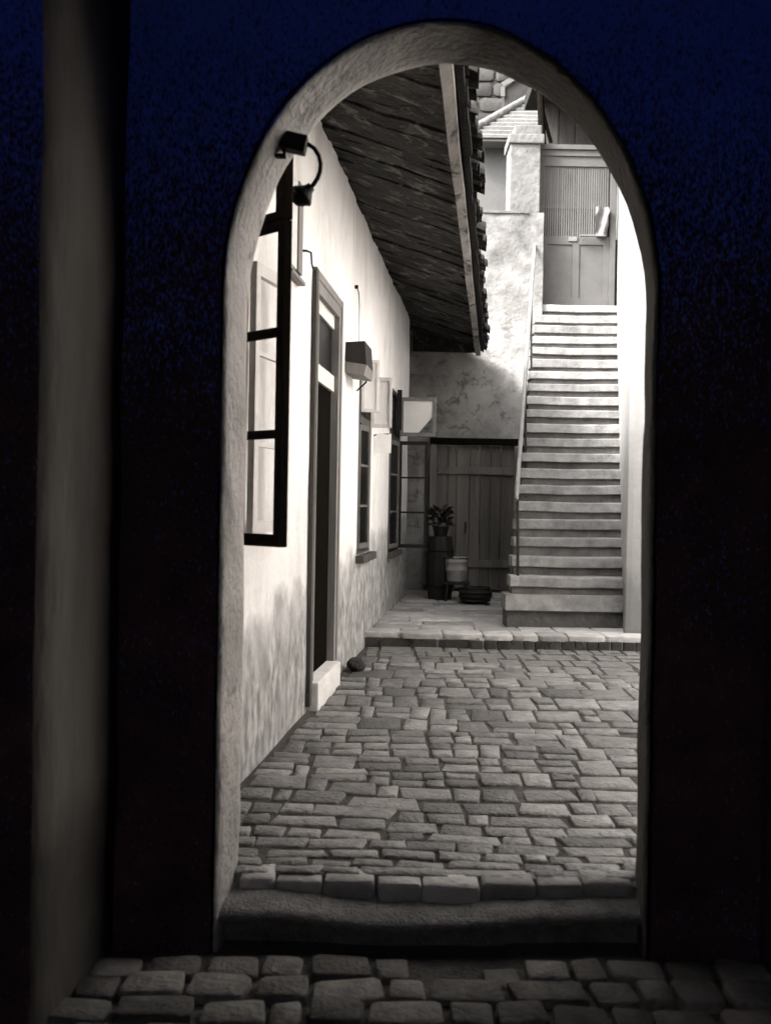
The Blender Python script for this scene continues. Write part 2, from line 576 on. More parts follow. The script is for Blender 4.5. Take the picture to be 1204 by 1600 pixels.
# passage floor ------------------------------------------------------
pf = obj('passage_floor', [(-2.7, -3.3, -.035), (1.8, -3.3, -.035), (1.8, 3.5, -.035), (-2.7, 3.5, -.035)], [(0, 1, 2, 3)], 'paving_bed')
tag(pf, kind='structure')
setts = stone_variants(10, 'sett_stone', 'sett', .08, .10, .015)
yy, r = 3.225, 0
farp = MB()
while yy > 1.3:
    d = random.uniform(.135, .17)
    x = -1.3 + random.uniform(0, .1)
    while x < 1.35:
        w = random.choice((.12, .15, .17, .20, .24)) * random.uniform(.9, 1.1)
        hole = r == 0 and .22 < x + w / 2 < .42
        put(random.choice(setts), 'sett', pf, (x + w / 2, yy - d / 2 - (.035 if r == 0 else 0) * (.5 + .5 * math.sin(x * 5)), random.uniform(-.012, .008) - (.03 if hole else 0)),
            (w - .016, d - .018, .06), random.uniform(-.07, .07), .04)
        x += w
    yy -= d
    r += 1

# ================================================================== GATE HOUSE AND PASSAGE
gate = empty('gate_passage', (0.17, 3.4, 0))
tag(gate, 'dark vaulted gate passage with plastered round arch opening onto the courtyard', 'gate passage')
YN, YF = 3.27, 3.58
CX, HA, ZS, HB = .176, .724, 2.22, .915
def arch_pt(t, off=0.0):
    """t 0..1 along the opening from left foot over the crown to the right foot."""
    L1, L2 = ZS + .1, math.pi * .5 * (HA + HB)
    tot = 2 * L1 + L2
    s = t * tot
    if s < L1:
        return CX - HA - off, -.1 + s
    if s > L1 + L2:
        return CX + HA + off, ZS - (s - L1 - L2)
    a = math.pi * (1 - (s - L1) / L2)
    ca, sa = math.cos(a), math.sin(a)
    return CX + (HA + off) * ca, ZS + (HB + off) * sa
NA = 120
rings = [(YN, .024), (YN, .014), (YN + .005, .006), (YN + .015, .002), (YN + .05, 0), (YN + .12, .0), (YN + .19, .0), (YF - .05, .0), (YF - .015, .004), (YF - .003, .015), (YF, .04)]
gv, gf = [], []
for (y, off) in rings:
    for i in range(NA + 1):
        x, z = arch_pt(i / NA, off)
        x += (.105 + (.06 if x > CX + .3 else 0)) * (y - YN)
        wob = .010 * nz(x * 2.2, z * 2.2, y * 3) + .006 * nz(x * 7, z * 7, y * 8)
        rx, rz = x - CX, max(0, z - ZS)
        ln = math.hypot(rx, rz) or 1
        gv.append((x + wob * rx / ln - .106, y - 3.4 + 0, z + wob * rz / ln))
        gv[-1] = (gv[-1][0] + .106 - .17, gv[-1][1], gv[-1][2])
gf = []
for j in range(len(rings) - 1):
    for i in range(NA):
        a = j * (NA + 1) + i
        gf.append((a, a + 1, a + NA + 2, a + NA + 1))
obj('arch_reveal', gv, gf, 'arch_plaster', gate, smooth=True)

def face_wall(name, y, off, shift, X0, X1, Z1, material):
    v, f = [], []
    for i in range(NA + 1):
        x, z = arch_pt(i / NA, off)
        x += shift
        v.append((x - .17, y - 3.4, z))
    def outer(i):
        x, z = arch_pt(i / NA, off)
        if z <= ZS:
            return (X0 if x < CX else X1), z
        dx, dz = x - CX, z - ZS
        ts = []
        if dx < 0: ts.append((X0 - CX) / dx)
        if dx > 0: ts.append((X1 - CX) / dx)
        if dz > 0: ts.append((Z1 - ZS) / dz)
        t = min(ts)
        return CX + dx * t, ZS + dz * t
    for i in range(NA + 1):
        x, z = outer(i)
        v.append((x - .17, y - 3.4, z))
    for i in range(NA):
        f.append((i, i + 1, NA + 1 + i + 1, NA + 1 + i))
    return obj(name, v, f, material, gate)
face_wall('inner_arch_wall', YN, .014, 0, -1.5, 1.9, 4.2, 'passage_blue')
face_wall('courtyard_facade', YF, .035, .105 * (YF - YN), -1.6, 2.1, 4.0, 'gate_facade')
box('facade_upper', -1.77, 2.6, YF - 3.4 - .3, YF - 3.4 - .002, 4.0, 4.3, 'gate_facade', gate)
box('facade_side', 1.93, 5.8, YF - 3.4 - .3, YF - 3.4 - .004, -.1, 3.0, 'gate_facade', gate)

def skew(name, xa, xb, y0, y1, z0, z1, material, parent=gate):
    """A wall slab running along the passage, x given at the arch plane."""
    p = []
    for z in (z0, z1):
        for (x, y) in ((xa, y0), (xb, y0), (xb, y1), (xa, y1)):
            p.append((x + WM * (y - YN) - .17, y - 3.4, z))
    return MB().hexa(p).build(name, material, parent)
# left side: wall stub invented to end the lit strip, then a step back
added_pier = []
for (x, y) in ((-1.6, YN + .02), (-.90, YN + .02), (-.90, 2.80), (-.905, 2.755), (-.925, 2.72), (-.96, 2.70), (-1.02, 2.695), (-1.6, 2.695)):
    added_pier.append((x + WM * (y - YN) - .17, y - 3.4))
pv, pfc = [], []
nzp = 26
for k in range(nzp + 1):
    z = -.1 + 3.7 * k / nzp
    for (x, y) in added_pier:
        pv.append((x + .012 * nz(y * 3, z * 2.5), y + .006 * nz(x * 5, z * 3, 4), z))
q = len(added_pier)
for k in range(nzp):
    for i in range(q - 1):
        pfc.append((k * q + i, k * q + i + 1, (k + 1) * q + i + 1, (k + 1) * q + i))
po = obj('added_pier', pv, pfc, 'passage_plaster', gate)
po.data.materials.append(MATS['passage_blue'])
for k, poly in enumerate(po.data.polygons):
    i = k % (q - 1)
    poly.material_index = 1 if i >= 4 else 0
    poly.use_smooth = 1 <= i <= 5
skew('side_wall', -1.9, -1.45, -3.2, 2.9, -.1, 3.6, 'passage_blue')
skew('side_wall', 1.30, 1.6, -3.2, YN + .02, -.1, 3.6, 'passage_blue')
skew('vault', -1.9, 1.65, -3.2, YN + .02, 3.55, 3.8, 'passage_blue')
# street end of the passage: unseen wall with an opening added to let light in
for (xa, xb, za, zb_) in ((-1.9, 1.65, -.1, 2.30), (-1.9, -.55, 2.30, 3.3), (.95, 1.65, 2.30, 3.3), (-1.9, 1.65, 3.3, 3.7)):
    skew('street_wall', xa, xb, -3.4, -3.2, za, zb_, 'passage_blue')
p = MB()
p.hexa([(-2.0, -6.9, 4.302), (2.7, -6.9, 4.302), (2.9, .45, 4.302), (-1.8, .45, 4.302), (-2.0, -6.9, 4.45), (2.7, -6.9, 4.45), (2.9, .45, 4.45), (-1.8, .45, 4.45)])
p.build('roof_slab', 'roof_tile', gate)
sw = MB().hexa([(-2.0, -6.7, 3.8), (-1.75, -6.7, 3.8), (-1.75, .05, 3.8), (-2.0, .05, 3.8), (-2.0, -6.7, 4.3), (-1.75, -6.7, 4.3), (-1.75, .05, 4.3), (-2.0, .05, 4.3)])
sw.build('upper_side_wall', 'gate_facade', gate)

# ================================================================== LEFT HOUSE
house = empty('courtyard_house', (WX, 0, 0), -WA)
tag(house, 'long white plastered house with deep dark eaves and open casements', 'house')
K = math.sqrt(1 + WM * WM)
S_END, Z_TOP = 13.62, 4.10
openings = [(3.90, 4.60, 1.33, 2.98), (6.28, 7.24, .30, 2.98), (8.42, 9.26, 1.07, 2.84), (10.86, 12.02, .97, 2.86)]
def cuts(a, b, step, must):
    pts = sorted(set([a, b] + list(must)))
    out = []
    for p, q in zip(pts, pts[1:]):
        m = max(1, int(math.ceil((q - p) / step)))
        out += [p + (q - p) * i / m for i in range(m)]
    return out + [b]
sc_ = cuts(3.40, S_END, .16, [o[0] for o in openings] + [o[1] for o in openings])
zc_ = cuts(-.10, Z_TOP, .16, [o[2] for o in openings] + [o[3] for o in openings])
def near_open(s, z):
    return any(a - .01 <= s <= b + .01 and c - .01 <= z <= d + .01 for a, b, c, d in openings)
hv, hf = [], []
for z in zc_:
    for s in sc_:
        d = 0 if near_open(s, z) else .014 * nz(s * 1.1, z * 1.1) + .005 * nz(s * 4, z * 4)
        if s > 13.15:
            d -= (s - 13.15) ** 2 * .9
        hv.append((d, s, z))
ns = len(sc_)
for j in range(len(zc_) - 1):
    for i in range(ns - 1):
        cs, cz = (sc_[i] + sc_[i + 1]) / 2, (zc_[j] + zc_[j + 1]) / 2
        if any(a < cs < b and c < cz < d for a, b, c, d in openings):
            continue
        a = j * ns + i
        hf.append((a, a + 1, a + ns + 1, a + ns))
for a, b, c, d in openings:
    k = len(hv)
    hv += [(0, a, c), (0, b, c), (0, b, d), (0, a, d), (-.22, a, c), (-.22, b, c), (-.22, b, d), (-.22, a, d)]
    hf += [(k, k + 1, k + 5, k + 4), (k + 1, k + 2, k + 6, k + 5), (k + 2, k + 3, k + 7, k + 6), (k + 3, k, k + 4, k + 7)]
obj('front_wall', hv, hf, 'house_plaster', house, smooth=False)
box('end_wall', -5.0, -.21, S_END - .3, S_END - .01, -.1, 4.1, 'house_plaster', house)
box('back_wall', -5.2, -5.0, 3.4, S_END, -.1, 4.1, 'house_plaster', house)
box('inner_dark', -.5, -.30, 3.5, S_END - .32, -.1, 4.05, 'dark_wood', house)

# roof: soffit boards, fascia beam, eave tiles
roof = MB().hexa([(.97, 3.45, 3.765), (.97, 14.02, 3.765), (-2.5, 14.02, 5.05), (-2.5, 3.45, 5.05),
                  (.97, 3.45, 3.80), (.97, 14.02, 3.80), (-2.5, 14.02, 5.09), (-2.5, 3.45, 5.09)]).build('roof', 'roof_tile', house)
MB().hexa([(-6.0, 3.45, 3.765), (-6.0, 14.02, 3.765), (-2.5, 14.02, 5.05), (-2.5, 3.45, 5.05),
           (-6.0, 3.45, 3.80), (-6.0, 14.02, 3.80), (-2.5, 14.02, 5.09), (-2.5, 3.45, 5.09)]).build('rear_slope', 'roof_tile', roof)
s = 3.5
while s < 13.95:
    w = random.uniform(.10, .24)
    dz = random.uniform(-.014, .008)
    e = .03 * random.random()
    m = MB()
    z_in, z_out = 4.09 + dz, 3.735 + dz
    sg_ = 7
    rows_ = []
    for k in range(sg_ + 1):
        u = k / sg_
        x_ = -.12 + (1.02 + e) * u
        zc = z_in + (z_out - z_in) * u + .022 * nz(s * 5, u * 4, 1.5)
        ea, eb = .012 * nz(s * 9, u * 7, 2), .012 * nz(s * 9, u * 7, 8)
        rows_.append([(x_, s + ea, zc + .008 * nz(s, u * 9)), (x_, s + w - .004 + eb, zc + .010 * nz(s + 3, u * 6)), (x_, s + w - .004 + eb, zc + .03), (x_, s + ea, zc + .03)])
    for A_, B_ in zip(rows_, rows_[1:]):
        k0 = len(m.v)
        m.add(A_ + B_, [(i, (i + 1) % 4, 4 + (i + 1) % 4, 4 + i) for i in range(4)])
    m.add(rows_[0], [(0, 1, 2, 3)]); m.add(rows_[-1], [(3, 2, 1, 0)])
    m.build('soffit_board', 'soffit_wood', roof)
    s += w
m = MB()
pts = []
for i in range(26):
    s = 3.5 + 10.45 * i / 25
    w = .012 * nz(s * .9, 2)
    pts.append((s, w))
for (s0, w0), (s1, w1) in zip(pts, pts[1:]):
    m.hexa([(.875 + w0, s0, 3.675), (.94 + w0, s0, 3.675), (.94 + w1, s1, 3.675), (.875 + w1, s1, 3.675),
            (.875 + w0, s0, 3.755), (.94 + w0, s0, 3.755), (.94 + w1, s1, 3.755), (.875 + w1, s1, 3.755)])
m.build('fascia_beam', 'fascia_wood', roof)

def tile_mesh():
    m = MB()
    n = 7
    for end, (x, z0) in enumerate(((-.30, .11), (.0, 0.0))):
        rr = .085 if end else .10
        for k in range(n + 1):
            a = math.pi * k / n
            m.v.append(Vector((x, rr * math.cos(a), z0 + rr * math.sin(a) - .02)))
        for k in range(n + 1):
            a = math.pi * k / n
            m.v.append(Vector((x, (rr - .018) * math.cos(a), z0 + (rr - .018) * math.sin(a) - .02)))
    q = n + 1
    for k in range(n):
        m.f += [(k, k + 1, 2 * q + k + 1, 2 * q + k), (q + k, 3 * q + k, 3 * q + k + 1, q + k + 1), (2 * q + k, 2 * q + k + 1, 3 * q + k + 1, 3 * q + k)]
    m.f += [(0, 2 * q, 3 * q, q), (n, q + n, 3 * q + n, 2 * q + n)]
    return m
t0 = tile_mesh().build('eave_tile', 'roof_tile', roof, smooth=False)
s, first = 3.55, True
while s < 13.95:
    t = t0 if first else copy_mesh(t0, roof)
    first = False
    t.location = (1.04 + random.uniform(-.035, .045), s, 3.785 + random.uniform(-.02, .015))
    t.rotation_euler = (random.uniform(-.15, .15), random.uniform(-.1, .1), random.uniform(-.15, .15))
    s += .172 + random.uniform(-.015, .015)
m = MB()                                            # tilting batten the tile ends rest on
for i in range(42):
    a, b = 3.5 + i * .2475, 3.5 + (i + 1) * .2475
    o_ = random.uniform(-.012, .012)
    m.hexa([(.95, a, 3.735), (1.00 + o_, a, 3.715), (1.00 + o_, b, 3.715), (.95, b, 3.735), (.95, a, 3.764), (1.00 + o_, a, 3.764), (1.00 + o_, b, 3.764), (.95, b, 3.764)])
m.build('eave_batten', 'roof_tile', roof)
MB().add([(-.02, 13.90, 3.74), (.90, 13.80, 3.70), (.90, 13.80, 3.76), (-.02, 13.90, 4.12), (-.02, 13.94, 3.74), (.90, 13.84, 3.70), (.90, 13.84, 3.76), (-.02, 13.94, 4.12)],
         [(0, 1, 2, 3), (7, 6, 5, 4), (0, 4, 5, 1), (1, 5, 6, 2), (2, 6, 7, 3), (3, 7, 4, 0)]).build('end_board', 'soffit_wood', roof)
m = MB()
ny = 60
for i in range(2):
    x, z = ((.78, 3.98), (-2.45, 5.16))[i]
    for k in range(ny * 4 + 1):
        s = 3.5 + 9.95 * k / (ny * 4)
        m.v.append(Vector((x, s, z + .045 * abs(math.sin(k * math.pi / 4)))))
for k in range(ny * 4):
    m.f.append((k, k + 1, ny * 4 + 1 + k + 1, ny * 4 + 1 + k))
tag(m.build('roof_tiles', 'roof_tile', roof), kind='stuff')

# --- door of the house
d0, d1 = 6.28, 7.24
door = frame_mb(d1 - d0, 2.68, .14, .075, .02, (), top=.085)
door.xf(Matrix.Translation((-.045, d0, .30)) @ Matrix.Rotation(R(90), 4, 'Z'))
door = door.build('door', 'frame_wood', house)
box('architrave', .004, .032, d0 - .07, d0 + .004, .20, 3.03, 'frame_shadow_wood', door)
box('architrave', .004, .032, d1 - .004, d1 + .06, .34, 3.03, 'frame_wood', door)
box('architrave', .004, .030, d0 + .004, d1 - .004, 2.975, 3.03, 'frame_wood', door)
box('transom_bar', -.08, -.008, d0 + .074, d1 - .074, 2.34, 2.455, 'worn_white', door)
box('lintel_board', -.08, -.012, d0 + .074, d1 - .074, 2.80, 2.90, 'worn_white', door)
box('door_leaf', -.06, -.030, d0 + .074, d1 - .074, .32, 2.345, 'dark_paint', door)
box('pane', -.055, -.032, d0 + .074, d1 - .074, 2.45, 2.82, 'dark_glass', door)
m = MB().box(-.10, .075, d0 - .0, d1 - .06, .08, .345, .012)
m.build('doorstep', 'white_stone', house)

# --- windows
def leaf(name, parent, hinge, ang, w, h, paint, bars, glassm='clear_glass', st=.042, rail=.05, t=.035, bar=.022, top=None):
    """A casement hinged at hinge (n, s, z); ang 0 points out of the wall, + turns away along s."""
    M = Matrix.Translation(hinge) @ Matrix.Rotation(ang, 4, 'Z')
    o = frame_mb(w, h, t, st, rail, bars, bar, top).xf(M).build(name, paint, parent)
    zs = [rail] + list(bars) + [h - (top or rail)]
    for a, b in zip(zs, zs[1:]):
        g = MB().add([(st, 0, a), (w - st, 0, a), (w - st, 0, b), (st, 0, b)], [(0, 1, 2, 3)]).xf(M)
        g.build('pane', glassm, parent)
    return o

def window(a, b, c, d, paint, zt):
    """Fixed frame in the opening, with dark panes behind."""
    w = b - a
    fm = frame_mb(w, d - c, .09, .05, .05, (zt - c,), .07)
    fm.box(w / 2 - .025, w / 2 + .025, -.04, .04, .05, zt - c - .036)
    fm.xf(Matrix.Translation((-.042, a, c)) @ Matrix.Rotation(R(90), 4, 'Z'))
    o = fm.build('window', paint, house)
    for (p, q) in ((a + .05, (a + b) / 2 - .025), ((a + b) / 2 + .025, b - .05)):
        g = box('pane', -.062, -.052, p, q, c + .05, zt - .035, 'dark_glass', o)
    g = box('pane', -.062, -.052, a + .05, b - .05, zt + .035, d - .05, 'dark_glass', o)
    return o

# nearest window: black leaf standing open, white leaf folded back against the wall
a, b, c, d = openings[0]
w1 = window(a, b, c, d, 'dark_paint', 2.66)
e0 = at(447, 600, 3.86)
Minv = (Matrix.Translation((WX, 0, 0)) @ Matrix.Rotation(-WA, 4, 'Z')).inverted()
le = Minv @ e0
hs = 4.17
ang = math.atan2(le.y - hs, le.x - .01)
wl_ = math.hypot(le.x - .01, le.y - hs)
def zat(py, Y):
    return at(440, py, Y).z
zb, zt = zat(855, 3.88), zat(345, 3.88)
leaf('open_leaf', w1, (.01, hs, zb), ang, wl_, zt - zb, 'dark_paint', (zat(678, 3.88) - zb, zat(518, 3.88) - zb), st=.043, rail=.05, t=.04, bar=.034, top=.03)
leaf('open_leaf', w1, (.01, hs, zt + .004), ang, wl_ + .0, .55, 'dark_paint', (), st=.058, rail=.034, t=.042)
leaf('white_leaf', w1, (.03, 4.62, 1.36), R(80), .44, 1.30, 'worn_white', (.43, .87), st=.05, rail=.06)

# small framed vent beyond it
ve = box('vent', .002, .03, 5.46, 5.70, 2.86, 3.36, 'worn_white', house)
box('vent_frame', .002, .04, 5.60, 5.71, 2.85, 3.37, 'frame_wood', ve)
box('vent_sill', .002, .05, 5.40, 5.76, 2.80, 2.82, 'frame_wood', ve)

# middle window: frame with closed casements, upper sashes swung out
a, b, c, d = openings[2]
w2 = window(a, b, c, d, 'frame_shadow_wood', 2.27)
for (h_, an) in ((a + .05, R(90 - 7)),):
    leaf('casement', w2, (-.01, h_, c + .05), an, (b - a) / 2 - .05, 1.10, 'sash_wood', (.38, .74), 'dark_glass')
leaf('casement', w2, (-.01, b - .05, c + .05), R(-83), (b - a) / 2 - .05, 1.10, 'sash_wood', (.38, .74), 'dark_glass')
leaf('upper_sash', w2, (.0, a + .12, 2.33), R(14), .16, .46, 'worn_white', (), 'milky_glass', st=.028, rail=.03)
leaf('upper_sash', w2, (.0, b - .02, 2.25), R(6), .20, .48, 'worn_white', (), 'milky_glass', st=.03, rail=.035)
box('window_sill', .002, .07, a - .05, b + .04, c - .07, c - .004, 'frame_shadow_wood', w2)

# far window: casement and upper sash standing open
a, b, c, d = openings[3]
w3 = window(a, b, c, d, 'dark_wood', 2.30)
leaf('casement', w3, (-.01, a + .05, c + .05), R(84), (b - a) / 2 - .05, 1.24, 'sash_wood', (.42, .85), 'dark_glass')
leaf('open_casement', w3, (.0, b - .02, c + .02), R(-4), .36, 1.32, 'dark_wood', (.44, .87), st=.035, rail=.045)
us = at(624, 622, 11.95); ue = at(677, 683, 11.95)
h0 = Minv @ us
wz = us.z - ue.z
uw = (ue - us).x
M = Matrix.Translation((.01, b - .06, ue.z)) @ Matrix.Rotation(R(-6.5 + 6.5), 4, 'Z')
frame_mb(.44, wz, .04, .04, .045).xf(M).build('open_sash', 'frame_wood', w3)
g = MB().add([(.04, 0, .045), (.23, 0, .045), (.40, 0, .045 + .20), (.40, 0, wz - .045), (.04, 0, wz - .045)], [(0, 1, 2, 3, 4)]).xf(M).build('pane', 'milky_glass', w3)
box('window_sill', .002, .06, a - .04, b + .03, c - .06, c - .004, 'frame_shadow_wood', w3)
box('shutter', .006, .06, b - .42, b - .38, 2.42, 2.90, 'dark_wood', w3)

# ================================================================== THINGS ON THE HOUSE WALL
def wall_thing(name, n, s, z, label, cat):
    """An Empty standing on the wall plane (n out, s along)."""
    p = house.matrix_basis @ Vector((n, s, z))
    t = empty(name, p, -WA)
    return tag(t, label, cat)

bx = wall_thing('wall_box', 0, 7.60, 2.55, 'dark wooden hood box with pale underside fixed beside the middle window', 'wall box')
MB().hexa([(.004, 0, .09), (.17, .01, .06), (.17, .42, .06), (.004, .42, .09), (.004, 0, .235), (.155, .01, .245), (.155, .42, .245), (.004, .42, .235)]).build('box_body', 'dark_wood', bx)
MB().hexa([(.004, .03, .0), (.15, .03, -.02), (.16, .42, -.02), (.004, .42, .0), (.004, .01, .088), (.172, .012, .058), (.172, .42, .058), (.004, .42, .088)]).build('underside', 'frame_wood', bx)
MB().tube([(.10, .40, .03), (.11, .46, -.02), (.02, .55, -.08)], .008, 6).build('bracket', 'black_iron', bx)

sg = wall_thing('glint_plate', .05, 9.45, 2.02, 'small pale plate painted as reflecting glass between the two far windows', 'plate')
MB().box(-.02, .125, -.008, .008, 0, .19, .003).xf(Matrix.Rotation(R(14), 4, 'Z')).build('plate', 'pale_glint', sg)  # pale colour stands for light reflected in a glass panel
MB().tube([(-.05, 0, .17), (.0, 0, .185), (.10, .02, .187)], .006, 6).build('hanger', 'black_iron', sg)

hk = wall_thing('wall_hook', 0, 5.86, 3.04, 'small black iron catch hook on the white wall above the door', 'hook')
MB().tube([(-.01, 0, 0), (.03, .01, .0), (.05, .05, .0), (.05, .08, -.06), (.055, .1, -.085), (.06, .13, -.08)], [.008, .008, .007, .006, .006, .008], 7).build('hook_iron', 'black_iron', hk)
wr = wall_thing('wall_cable', 0, 8.05, 3.30, 'thin dark cable with insulator hanging on the white wall under the eaves', 'cable')
MB().tube([(-.01, 0, .02), (.03, .0, .02)], .016, 8).build('insulator', 'black_iron', wr)
MB().tube([(.02, 0, .02), (.02, .1, .0), (.018, .17, -.1), (.016, .19, -.3), (.014, .19, -.62)], [.006, .006, .005, .003, .003], 6).build('cable', 'frame_wood', wr)

# lamp on the arch ---------------------------------------------------
LY = 3.40
A0, A1 = at(432, 217, LY), at(479, 231, LY + .02)
lamp = empty('gooseneck_lamp', A0)
tag(lamp, 'black gooseneck lamp with small bell shade bracketed to the arch edge', 'lamp')
d = (A1 - A0); L_ = d.length
ang_ = math.atan2(d.z, d.x)
m = MB().box(-.005, L_, -.03, .03, -.03, .028, .004)
m.xf(Matrix.Rotation(-ang_, 4, 'Y'))
m.build('bracket', 'black_iron', lamp)
q = at(437, 238, LY) - A0
m = MB()
m.box(q.x - .022, q.x - .012, -.015, .015, q.z - .018, q.z + .03)
m.box(q.x + .012, q.x + .022, -.015, .015, q.z - .018, q.z + .03)
m.box(q.x - .022, q.x + .022, -.014, .014, q.z - .018, q.z - .008)
m.build('clip', 'black_iron', lamp)
px = [(474, 226), (483, 226), (491, 232), (498, 243), (501, 256), (500, 268), (496, 279), (490, 288), (484, 295)]
MB().tube([at(x, y, LY + .02) - A0 for x, y in px], .008, 10).build('neck', 'black_iron', lamp, smooth=True)
c0, c1 = at(486, 292, LY + .02) - A0, at(468, 310, LY + .02) - A0
ax = (c1 - c0).normalized()
rot = Vector((0, 0, 1)).rotation_difference(ax).to_matrix().to_4x4()
ln = (c1 - c0).length
MB().lathe([(.0, -.004), (.013, -.002), (.016, .010), (.024, .020), (.036, .034), (.038, .042), (.030, .048), (.022, .060), (.010, .070), (.0, .072)], 18).xf(Matrix.Translation(c0) @ rot @ Matrix.Scale(1.18, 4)).build('shade', 'black_iron', lamp, smooth=True)
MB().tube([at(428, 196, 3.5) - A0, at(440, 207, 3.53) - A0, at(452, 215, 3.58) - A0], .003, 5).build('wire', 'black_iron', lamp)

# ================================================================== TERRACE, STAIRS, RIGHT HOUSE
tv = [(-.6, 8.98), (.55, 8.90), (1.2, 8.99), (5.6, 9.0), (5.6, 15.0), (-.6, 15.0)]
def terr_front(x):
    return 9.05 - .09 * math.exp(-((x - .55) / .5) ** 2) + (-.07 if x > .85 else 0)
v, f = [], []
nx = 60
for i in range(nx + 1):
    x = -.5 + 6.0 * i / nx
    y = terr_front(x)
    v += [(x, y + .03, .05), (x, y + .03, .285), (x, 11.0, .29), (x, 15.2, .29)]
for i in range(nx):
    for j in range(3):
        f.append((i * 4 + j, (i + 1) * 4 + j, (i + 1) * 4 + j + 1, i * 4 + j + 1))
terr = obj('terrace', v, f, 'terrace_stone')
tag(terr, kind='structure')
kst = stone_variants(6, 'terrace_stone', 'kerb_stone', .04, .08, .02)
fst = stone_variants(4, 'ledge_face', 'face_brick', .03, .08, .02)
x = -.30
while x < 3.6:
    w = random.uniform(.22, .48)
    cx = x + w / 2
    put(random.choice(kst), 'kerb_stone', terr, (cx, terr_front(cx) + .14, .318 + random.uniform(-.006, .006)), (w - .01, .30, .055), 0, .012)
    x += w
x = -.28
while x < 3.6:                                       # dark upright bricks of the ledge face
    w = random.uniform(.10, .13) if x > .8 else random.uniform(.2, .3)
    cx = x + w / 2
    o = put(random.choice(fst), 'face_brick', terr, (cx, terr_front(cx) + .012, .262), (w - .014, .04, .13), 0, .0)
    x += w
y = 9.36
while y < 13.4:
    d = random.uniform(.3, .45)
    x = WX + WM * y + .02
    while x < 3.3:
        w = random.uniform(.28, .6)
        if not (y > 9.3 and x + w > 1.23 + .2 * (y - 9.7)) or y < 9.4:
            put(random.choice(kst), 'flagstone', terr, (x + w / 2, y + d / 2, .305 + random.uniform(-.006, .006)), (w - .012, d - .014, .05), random.uniform(-.03, .03), .012)
        x += w
    y += d

def xl(y): return 1.28 + .2015 * (y - 9.75)
def xr(y): return .377 + .21 * y + .03
stair = empty('stone_staircase', (1.8, 9.7, .3))
tag(stair, 'steep worn stone staircase climbing to the slatted door', 'staircase')
O = Vector((1.8, 9.7, .3))
NST, RUN, RISE, YB, ZB = 20, .2225, .193, 9.76, .62
m = MB()
m.hexa([Vector(p) - O for p in ((1.225, 9.66, .475), (2.46, 9.66, .475), (2.46, 10.05, .475), (1.225, 10.05, .475), (1.225, 9.67, ZB + .01), (2.46, 9.67, ZB + .01), (2.46, 10.05, ZB + .01), (1.225, 10.05, ZB + .01))])
m.build('base_slab', 'stair_stone', stair)
m = MB()
m.hexa([Vector(p) - O for p in ((1.25, 9.72, .28), (2.44, 9.72, .28), (2.44, 10.1, .28), (1.25, 10.1, .28), (1.25, 9.72, .474), (2.44, 9.72, .474), (2.44, 10.1, .474), (1.25, 10.1, .474))])
m.build('base_plinth', 'riser_stone', stair)
for i in range(NST):
    y0 = YB + RUN * i
    zt = ZB + RISE * (i + 1)
    th = random.uniform(.095, .115)
    nx = 14
    v, f = [], []
    tl = random.uniform(-.005, .012)
    ph = random.uniform(0, 9)
    dep = random.uniform(.002, .009)
    for k in range(nx + 1):
        u = k / nx
        yf = y0 + .010 * nz(u * 7, i * 3.3) + .004 * math.sin(ph + u * 3)
        x0 = xl(y0) + (xr(y0) - xl(y0)) * u
        z = zt + tl * (u - .5) - dep * math.exp(-((u - .5) / .28) ** 2) + .004 * nz(u * 6, i * 2.1, 4)
        sec = [(yf + .008, z - th), (yf + .001, z - th + .006), (yf, z - .012), (yf + .005, z - .003), (yf + .014, z), (y0 + RUN + .06, z), (y0 + RUN + .06, z - th)]
        v += [(x0 - O.x, a - O.y, b - O.z) for a, b in sec]
    q = 7
    for k in range(nx):
        for j in range(q):
            f.append((k * q + j, (k + 1) * q + j, (k + 1) * q + (j + 1) % q, k * q + (j + 1) % q))
    f.append(tuple(range(q))); f.append(tuple(reversed(range(nx * q, nx * q + q))))
    obj('step', v, f, 'stair_stone', stair)
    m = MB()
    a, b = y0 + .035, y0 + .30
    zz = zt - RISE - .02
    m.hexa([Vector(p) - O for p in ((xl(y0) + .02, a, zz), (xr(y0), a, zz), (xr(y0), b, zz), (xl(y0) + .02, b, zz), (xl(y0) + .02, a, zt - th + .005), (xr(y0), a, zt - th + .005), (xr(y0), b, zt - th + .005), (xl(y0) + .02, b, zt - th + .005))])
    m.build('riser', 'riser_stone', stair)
# masonry core under the flight and top landing
yt = YB + RUN * NST
zt = ZB + RISE * NST
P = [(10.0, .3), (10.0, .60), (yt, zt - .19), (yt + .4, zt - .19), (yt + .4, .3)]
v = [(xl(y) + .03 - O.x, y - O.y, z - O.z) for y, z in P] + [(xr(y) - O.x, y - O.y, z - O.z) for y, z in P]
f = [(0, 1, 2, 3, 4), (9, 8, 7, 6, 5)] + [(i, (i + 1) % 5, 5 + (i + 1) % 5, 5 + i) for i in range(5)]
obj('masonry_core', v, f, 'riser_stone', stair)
# handrail
ra, rb = at(836, 372, 14.15), at(806.5, 780, 9.75)
m = MB()
pts = [rb + (ra - rb) * (i / 12) + Vector((.008 * nz(i, 3), 0, .010 * nz(i, 7))) for i in range(13)]
m.tube([p - O for p in pts], .023, 8)
m.build('handrail', 'rail_wood', stair, smooth=True)
for k in (0.02, .36, .68, .985):
    p = rb + (ra - rb) * k
    zf = ZB + RISE * ((p.y - YB) / RUN)
    MB().tube([Vector((p.x + .03, p.y + .01, max(.32, zf - .15))) - O, Vector((p.x + .005, p.y, p.z)) - O], .016, 7).build('rail_post', 'dark_wood', stair)

